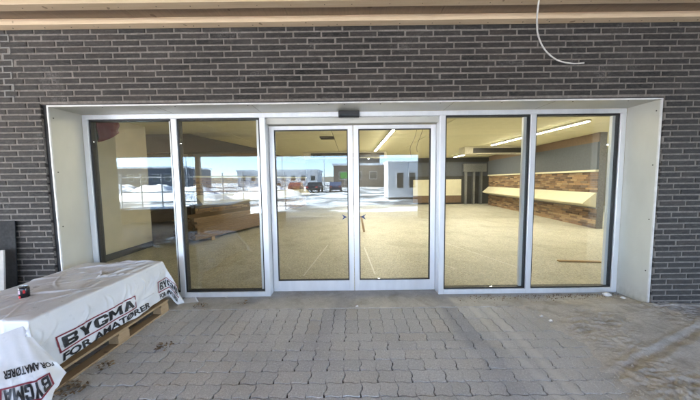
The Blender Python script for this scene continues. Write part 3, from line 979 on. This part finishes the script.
# boards leaning on the facade behind the load
bb = MB().box(-.42, .45, -.012, .0, 0, 1.135, bev=.002).build('black_board', M['board_black'])  # black carried past the board's edge in place of the soft shadow there
bb.location = (-4.44, FY-.075, .004); bb.rotation_euler = (R(-3.0), 0, 0)
tag(bb, 'black board leaning against the brick wall behind the wrapped pallet', 'board')
pb = MB().box(-.20, .20, -.018, .0, 0, .82, bev=.003).build('pale_board', M['board_pale'])
pb.location = (-4.19, FY-.19, .004); pb.rotation_euler = (R(-3.5), 0, 0)
tag(pb, 'pale board leaning in front of the black board by the brick wall', 'board')

# ================================================================ SAND, LEAVES, DEBRIS
mb = MB(); nx, ny = 330, 230
X0, X1, Y0, Y1 = 1.45, 5.4, -2.4, -.12
for j in range(ny+1):
    y = Y0+(Y1-Y0)*j/ny
    for i in range(nx+1):
        x = X0+(X1-X0)*i/nx
        e = x-sand_edge(y)+.16*noise.noise(Vector((x*2.1, y*2.1, 0)))+.07*noise.noise(Vector((x*7, y*7, 3)))
        m = max(-1, min(1, e/.55))
        base = -.010+.034*(m if m > 0 else m*.5)
        a = noise.noise(Vector((x*3.2+y*1.5, y*5, 1.0)))
        b = 1-abs(noise.noise(Vector((x*7+y*2, y*10, 5.0))))*2.4
        b2 = 1-abs(noise.noise(Vector((x*17-y*3, y*21+x*2, 9.0))))*2.4
        c_ = noise.noise(Vector((x*38, y*42, 2)))
        d_ = noise.noise(Vector((x*75, y*80, 6)))
        patch_ = max(0, min(1, .5+1.6*noise.noise(Vector((x*1.5, y*1.9, 12)))))
        k = max(0, min(1, e/.22))
        z = base+k*(.006*a+patch_*(.009*max(-.2, b)+.008*max(-.2, b2))+.0050*c_*(.4+patch_)+.0022*d_)
        tr = abs((x-2.45)*.40-(y+1.35)+.06*noise.noise(Vector((x*2, 1, 0))))         # a wheel rut
        z += k*(-.009*math.exp(-(tr/.04)**2)+.008*math.exp(-((tr-.07)/.03)**2)*(.6+.8*noise.noise(Vector((x*9, y*9, 7)))))
        if x > W2-.05 and y > FY-.06: z += .010
        if y > -.36: z = min(z, .020)-.012*((y+.36)/.2)-.02*max(0, (3.3-x)/1.4)*((y+.36)/.2)
        if x > W2-.02 and y > LY-.02: z = -.03
        mb.v.append((x, y, z))
for j in range(ny):
    for i in range(nx):
        a = j*(nx+1)+i; mb.f.append((a, a+1, a+nx+2, a+nx+1))
o = mb.build('sand_heap', M['sand'], smooth=True, fix=False)
tag(o, 'thin layer of rutted dry sand spread over the paving by the brick pillar', 'sand', kind='stuff')

mb = MB(); q = random.Random(17)          # crumbs of dried sand lying loose
for _ in range(1500):
    y = q.uniform(-1.9, -.42); x = sand_edge(y)-.25+q.random()**1.1*2.4
    s_ = q.uniform(.003, .009)*(1.8 if q.random() < .06 else 1)
    e = x-sand_edge(y); z = -.001+.017*max(0, min(1, e/.5))
    n0 = len(mb.v)
    for dx, dy, dz in ((-1, 0, 0), (1, .2, 0), (0, -1, 0), (.1, 1, 0), (0, .1, .9)):
        mb.v.append((x+dx*s_*q.uniform(.5, 1), y+dy*s_*q.uniform(.5, 1), z+dz*s_))
    mb.f += [(n0, n0+2, n0+4), (n0+2, n0+1, n0+4), (n0+1, n0+3, n0+4), (n0+3, n0, n0+4)]
tag(mb.build('sand_crumbs', M['sand'], fix=False), 'loose crumbs of dried sand scattered over the paving by the brick pillar', 'sand', kind='stuff')

def leaf_clump(loc, n, rad, label):
    n = int(n*1.3)
    mb = MB(); q = random.Random(hash(loc) & 0xffff)
    for _ in range(n):
        a, r_ = q.uniform(0, 6.28), rad*math.sqrt(q.random()); L = q.uniform(.018, .05); w = L*q.uniform(.3, .6)
        th = q.uniform(0, 6.28); c0 = Vector((r_*math.cos(a)*1.5, r_*math.sin(a), q.uniform(.002, .022)))
        d = Vector((math.cos(th), math.sin(th), q.uniform(-.3, .4))); s_ = Vector((-math.sin(th), math.cos(th), q.uniform(-.5, .5)))
        p = [c0-d*L*.5, c0+s_*w*.5, c0+d*L*.5, c0-s_*w*.5, c0+Vector((0, 0, L*q.uniform(-.15, .25)))]
        for v in p: v.z = max(.001, v.z)
        n0 = len(mb.v); mb.v += [tuple(v) for v in p]; mb.f += [(n0, n0+1, n0+4), (n0+1, n0+2, n0+4), (n0+2, n0+3, n0+4), (n0+3, n0, n0+4)]
    o = mb.build('leaf_litter', M['leaf'], fix=False); o.location = loc
    tag(o, label, 'leaves', 'clumps of dry leaves on the paving')
leaf_clump((-1.86, -1.10, .002), 26, .06, 'small clump of dry leaves on open paving beside the pallet')
leaf_clump((-2.17, -1.36, .002), 24, .05, 'brown dry leaves lying beside the pallet block')
leaf_clump((-2.22, -1.62, .002), 60, .09, 'dark heap of wet leaves by the near pallet corner')
leaf_clump((-1.98, -.27, .006), 22, .07, 'dry leaves on the concrete threshold behind the pallet')
leaf_clump((-1.45, -.20, .006), 10, .05, 'few dry leaves on the concrete threshold by the door post')

mb = MB(); q = random.Random(5)      # grit, crumbs and twigs along the foot of the right side lights
def crumb(mb, x, y, z, s):
    n0 = len(mb.v)
    for dx, dy, dz in ((-1, 0, 0), (1, .2, 0), (0, -1, 0), (.1, 1, 0), (0, .1, .9)):
        mb.v.append((x+dx*s*q.uniform(.5, 1), y+dy*s*q.uniform(.5, 1), z+dz*s))
    mb.f += [(n0, n0+2, n0+4), (n0+2, n0+1, n0+4), (n0+1, n0+3, n0+4), (n0+3, n0, n0+4)]
for _ in range(420):
    x = 1.3+2.2*q.random()**.7; y = -.05-abs(q.gauss(0, .10))
    if y < -.35: continue
    crumb(mb, x, y, .004, q.uniform(.004, .012))
for _ in range(160):
    crumb(mb, q.uniform(-3.4, 3.4), q.uniform(-.36, -.02), .004, q.uniform(.002, .006))
tag(mb.build('debris', M['debris'], fix=False), 'brown grit and crumbs along the foot of the glazing', 'debris', kind='stuff')
for x, y, s, lab in ((3.30, -.10, .055, 'larger white plaster lump at the frame post foot beside the sand'), (3.43, -.19, .035, 'small white plaster lump beside the pale side lining')):
    mb = MB(); n = 7
    mb.lathe([(s*.7, 0), (s, s*.25), (s*.8, s*.55), (s*.3, s*.75)], n)
    mb.v = [(a*(1+.5*noise.noise(Vector((a*40, b*40, c_*40)))), b*.7*(1+.5*noise.noise(Vector((b*40, 3, c_*50)))), c_) for a, b, c_ in mb.v]
    o = mb.build('plaster_lump', M['chip']); o.location = (x, y, .005); tag(o, lab, 'rubble', 'white lumps at the post foot')
for x, y, lab in ((2.07, -.62, 'white paper scrap on the paving at the edge of the sand'), (2.10, -.72, 'tiny white scrap beside the larger one at the sand edge'), (-.0, -.33, 'cream crumb on the threshold in front of the doors'), (-1.75, .0, 'white crumb under the side light beside the pallet')):
    mb = MB(); q2 = random.Random(int(x*100)); s = .02
    mb.v = [(-s, -s*.6, .001), (s, -s*.4, .004), (s*.7, s*.6, .012), (-s*.8, s*.5, .003), (0, 0, .016)]; mb.f = [(0, 1, 4), (1, 2, 4), (2, 3, 4), (3, 0, 4)]
    o = mb.build('paper_scrap', M['chip'], fix=False); o.location = (x, y-(.02 if y == 0 else 0), .008); tag(o, lab, 'scrap', 'pale scraps on the ground')

# ================================================================ INTERIOR FITTINGS
def light_strip(x, y0, y1, label):
    o = empty('light_strip', (x, (y0+y1)/2, CZ)); L = (y1-y0)/2
    tag(o, label, 'lamp', 'linear ceiling lamps in the shop')
    box('housing', M['unit'], o, -.055, .055, -L, L, -.045, -.001, bev=.003)
    box('diffuser', M['lamp'], o, -.032, .032, -L+.01, L-.01, -.056, -.0455)
light_strip(1.08, 2.4, 8.55, 'linear lamp above the doors, before the ceiling air unit')
light_strip(1.08, 9.95, 12.9, 'linear lamp beyond the ceiling air unit above the doors')
light_strip(5.45, 2.75, 7.0, 'linear lamp over the brick clad side of the shop')
light_strip(6.1, 8.6, 12.4, 'linear lamp at the far end by the cream wall panel')
light_strip(10.2, 2.2, 9.0, 'linear lamp in the side bay beyond the brick clad wall')

def air_unit(x0, x1, y, label):
    o = empty('air_unit', ((x0+x1)/2, y, CZ)); h_ = (x1-x0)/2
    tag(o, label, 'air unit', 'air units under the shop ceiling')
    box('casing', M['unit'], o, -h_, h_, -.30, .30, -.30, -.002, bev=.02)
    g = box('grille', M['grille'], o, -h_+.35, h_-.12, -.32, -.3005, -.27, -.07)
    for k in range(5):
        box('slat', M['screw'], g, -h_+.36, h_-.13, -.327, -.3205, -.258+k*.038, -.246+k*.038)
    box('outlet', M['grille'], o, -h_+.6, h_-.6, -.2, -.02, -.3065, -.3005)
air_unit(-2.2, 1.65, 9.3, 'long ceiling air unit with dark grille behind the sliding doors')
air_unit(4.7, 7.5, 8.0, 'shorter ceiling air unit with dark grille near brick clad wall')
sd = MB().box(-.22, .22, -.22, .22, -.035, -.002, bev=.01).build('ceiling_vent', M['grille']); sd.location = (-.75, 4.9, CZ)
tag(sd, 'small square vent in the ceiling above the sliding doors', 'vent')

mc = MB()          # maroon cloth, hung high on the return wall
for i in range(9):
    for j in range(9):
        a, b = i/8, j/8
        low = 2.36+.16*a+.10*a*a
        mc.v.append((-4.925+.02*math.sin(b*7+a*3), 1.72+.5*a, low+(2.85-low)*b))
for i in range(8):
    for j in range(8):
        a = i*9+j; mc.f.append((a, a+9, a+10, a+1))
mcl = plain('cloth_maroon', (.16, .03, .045), .8)
o = mc.build('maroon_cloth', mcl, smooth=True); s_ = o.modifiers.new('t', 'SOLIDIFY'); s_.thickness = .006
tag(o, 'maroon cloth hanging high on the cream inner wall', 'cloth')
wr = MB()
wr.tube(smooth([(1.62, 3.2, CZ), (1.55, 3.2, 2.6), (1.45, 3.25, 2.35), (1.5, 3.3, 2.1)]), .006, 6)
tag(wr.build('ceiling_wire', M['cable_dark'], smooth=True), 'thin dark wire hanging from the shop ceiling, bowed', 'wire', 'wires hanging in the shop')
wr = MB(); wr.tube(smooth([(1.78, 3.2, CZ), (1.70, 3.2, 2.65), (1.62, 3.25, 2.4), (1.64, 3.3, 2.25)]), .006, 6)
tag(wr.build('ceiling_wire', M['cable_dark'], smooth=True), 'shorter dark wire hanging beside the bowed wire in the shop', 'wire', 'wires hanging in the shop')
o = MB().box(-.35, .35, -.03, .03, 0, .025).build('wooden_lath', M['lumber']); o.location = (4.15, 1.33, .007); o.rotation_euler = (0, 0, R(-8))
tag(o, 'short wooden lath lying on the speckled shop floor', 'lath')
o = MB().box(-.03, .03, -.012, .012, 0, .5).build('wooden_stake', M['lumber']); o.location = (.345, 4.5, .007); o.rotation_euler = (R(4), R(-10), 0)
tag(o, 'wooden stake standing tilted on the shop floor behind the doors', 'stake')
mb = MB()
for p0, p1 in (((-.85, .75), (-.62, 2.9)), ((.33, .8), (.25, 2.6)), ((1.75, 1.0), (1.45, 1.6)), ((2.9, .9), (2.1, 3.4))):
    d = Vector((p1[0]-p0[0], p1[1]-p0[1], 0)); n_ = Vector((-d.y, d.x, 0)).normalized()*.012
    a, b = Vector((*p0, .0095)), Vector((*p1, .0095)); mb.quad(a-n_, b-n_, b+n_, a+n_)
tag(mb.build('floor_marking', M['trim'], bpy.data.objects['floor'], fix=False), 'thin pale chalk lines on floor')

# ================================================================ OUTDOORS, seen in the panes
def lumber_stack(loc, rz, nx, nz, L, label, wrap=False, mat='lumber', group='stacks of timber beside the entrance'):
    o = empty('lumber_stack', loc, rz); tag(o, label, 'lumber', group)
    me = MB().box(-.048, .048, -L/2, L/2, 0, .046, bev=.003).mesh('plank', M[mat])
    for k in range(nz):
        for i in range(nx):
            p = bpy.data.objects.new('plank', me); link(p, o)
            p.location = ((i-(nx-1)/2)*.101, random.uniform(-.05, .05), .09+k*.052)
    for y in (-L*.35, L*.35):
        box('bearer', M['pallet_wood'], o, -nx*.0505, nx*.0505, y-.05, y+.05, .0, .088)
    if wrap:
        hgt = .09+nz*.052
        box('wrap', M['sheet'], o, -nx*.0505-.02, nx*.0505+.02, -L*.28, L*.30, hgt+.002, hgt+.012)
lumber_stack((-2.85, -3.9, .004), R(2), 10, 8, 3.0, 'low stack of planks beyond the wrapped pallet')
lumber_stack((-4.7, -6.0, .004), R(-8), 12, 14, 3.6, 'tall stack of planks with white wrap on top', True)
lumber_stack((-7.6, -7.0, .004), R(80), 11, 9, 3.2, 'stack of planks lying crosswise near the railing', True)

lumber_stack((-3.75, 4.9, .007), R(-20), 8, 11, 3.4, 'added stack of dark brown planks standing in for timber reflected in the glass', mat='lumber_dark', group='added stand-in for reflected timber')  # added indoors to imitate the reflection of the timber outside
fe = empty('site_railing', (-8.4, -11.6, -.07)); tag(fe, 'galvanised site railing with posts and three rails beyond canopy', 'railing')
for k in range(9):
    x = -4.6+k*1.15; MB().tube([(x, 0, 0), (x, 0, 2.15)], .035, 8).build('post', M['steel'], fe)
for z in (.55, 1.10, 1.95):
    MB().tube([(-4.7, -.045, z), (4.7, -.045, z)], .032, 8).build('rail', M['steel'], fe)

def site_cabin(loc, w, d, hgt, label):
    o = empty('site_cabin', loc); tag(o, label, 'cabin')
    box('wall', M['cabin'], o, 0, w, -d, 0, .12, hgt, bev=.02)
    box('roof', M['snow'], o, -.08, w+.08, -d-.08, .08, hgt+.001, hgt+.14, bev=.03)
    box('base', M['dark_roof'], o, .1, w-.1, -d+.1, -.1, -.07, .119)
    for x in (.7, 1.7, 2.7, 4.3):
        wi = box('window', M['trim'], o, x, x+.62, .0005, .03, .85, 2.2)
        box('pane', M['glass_dark'], wi, x+.06, x+.56, .0305, .036, .91, 2.14)
site_cabin((3.1, -18.5, 0), 6.0, 2.4, 3.0, 'white site cabin with tall windows and snow on its roof')

def building(loc, w, d, hgt, mat, label, wins, unit=None):
    o = empty('building', loc); tag(o, label, 'building', 'buildings across the car park')
    box('wall', mat, o, 0, w, -d, 0, -.07, hgt)
    box('roof', M['snow'], o, -.3, w+.3, -d-.3, .3, hgt+.002, hgt+.5)
    n = wins
    for k in range(n):
        x = w*(k+.35)/n
        wi = box('window', M['trim'], o, x, x+w/n*.5, .002, .06, hgt*.35, hgt*.72)
        box('pane', M['glass_dark'], wi, x+.12, x+w/n*.5-.12, .061, .08, hgt*.35+.12, hgt*.72-.12)
    if unit: box('plant_room', M['dark_roof'], o, unit[0], unit[1], -d*.7, -2, hgt+.501, hgt+unit[2])
building((-4, -62, 0), 26, 16, 5.2, M['render_wall'], 'low brown building with dark rooftop plant room', 7, (5.5, 11.5, 2.9))
building((-34, -78, 0), 24, 16, 4.6, M['cabin'], 'pale low warehouse beyond the snowy car park', 8)
building((-75, -70, 0), 30, 14, 5.5, M['greyband'], 'slate grey warehouse far beyond the railing', 9)

def car(loc, rz, col, label):
    o = empty('parked_car', loc, rz); tag(o, label, 'car', 'cars parked in the snowy lot')
    m = plain('car_paint', col, .25, .2, var=.03)
    prof = [(-2.15, .28), (-2.2, .62), (-2.05, .86), (-1.2, .95), (-.75, 1.40), (.75, 1.45), (1.55, 1.0), (2.05, .92), (2.15, .6), (2.1, .28)]
    MB().prism(prof, 1, -.86, .86).build('body', m, o)
    for s in (-1, 1):
        y0, y1 = sorted((s*.861, s*.875))
        MB().prism([(-1.05, .97), (-.68, 1.34), (.0, 1.37), (.0, .97)], 1, y0, y1).build('side_window', M['glass_dark'], o)
        MB().prism([(.06, .97), (.06, 1.37), (.70, 1.38), (1.35, 1.0)], 1, y0, y1).build('side_window', M['glass_dark'], o)
        for x in (-1.35, 1.35):
            w = MB().lathe([(.20, -.09), (.33, -.10), (.33, .10), (.20, .09)], 18)
            w.v = [(a+x, c_+s*.80, b+.33) for a, b, c_ in w.v]; w.build('wheel', M['tyre'], o)
        box('headlight', M['light_lens'], o, -2.215, -2.14, *sorted((s*.45, s*.80)), .62, .78)
        box('tail_light', M['light_red'], o, 2.08, 2.165, *sorted((s*.5, s*.82)), .65, .85)
    q = MB(); q.quad((-1.20, -.74, .965), (-1.20, .74, .965), (-.78, .70, 1.40), (-.78, -.70, 1.40)); q.v = [(a-.02, b, c_+.012) for a, b, c_ in q.v]; q.build('windscreen', M['glass_dark'], o)
car((-5.2, -36, -.06), R(95), (.02, .022, .025), 'black parked car on the snowy lot')
car((-8.2, -37, -.06), R(88), (.12, .03, .03), 'dark red parked car beside the black car')
car((-11.5, -36.5, -.06), R(92), (.55, .56, .58), 'silver parked car beyond the dark red car')
car((-2.2, -37.5, -.06), R(90), (.05, .07, .13), 'navy parked car nearest the brown building')

def lamp_post(loc, hgt, label):
    o = empty('street_lamp', loc); tag(o, label, 'street lamp', 'lamp posts of the car park')
    MB().tube([(0, 0, 0), (0, 0, hgt)], [.09, .05], 10).build('pole', M['steel'], o)
    for s in (-1, 1):
        MB().tube(smooth([(0, 0, hgt-.1), (s*.8, 0, hgt+.12), (s*1.6, 0, hgt+.15)]), .03, 6).build('arm', M['steel'], o)
        box('lamp_head', M['steel'], o, *sorted((s*1.5, s*2.1)), -.13, .13, hgt+.10, hgt+.20, bev=.02)
lamp_post((-4.6, -44, -.07), 7.0, 'double armed street lamp behind the parked cars')
lamp_post((-14, -52, -.07), 7.0, 'double armed street lamp beyond the silver car')
lamp_post((-30, -46, -.07), 7.0, 'double armed street lamp out beyond the site railing')
gs = empty('green_sign', (-1.0, -46, -.07)); tag(gs, 'small green sign on a post by the parked cars', 'sign')
MB().tube([(0, 0, 0), (0, 0, 2.0)], .04, 8).build('post', M['steel'], gs); box('panel', M['green_sign'], gs, -.8, .8, -.04, .04, 2.001, 3.2)

for x, y, rx, ry, hh, lab in ((-17, -22, 5.5, 2.2, 1.3, 'broad bank of ploughed snow beyond the railing'), (-9, -26, 4, 2, 1.0, 'ploughed snow mound in front of the parked cars'), (-27, -25, 6, 3, 1.6, 'tall ploughed snow pile far beyond the railing')):
    mb = MB(); n = 28
    for j in range(n+1):
        for i in range(n+1):
            a, b = 2*i/n-1, 2*j/n-1; r2 = a*a+b*b
            z = hh*max(0, 1-r2)**.8*(1+.5*noise.noise(Vector((a*3+x, b*3, 0)))+.2*noise.noise(Vector((a*9+x, b*9, 0))))-.08
            mb.v.append((a*rx, b*ry, z))
    for j in range(n):
        for i in range(n): a = j*(n+1)+i; mb.f.append((a, a+1, a+n+2, a+n+1))
    o = mb.build('snow_pile', M['snow'], smooth=True, fix=False); o.location = (x, y, 0); tag(o, lab, 'snow pile', 'ploughed snow piles')
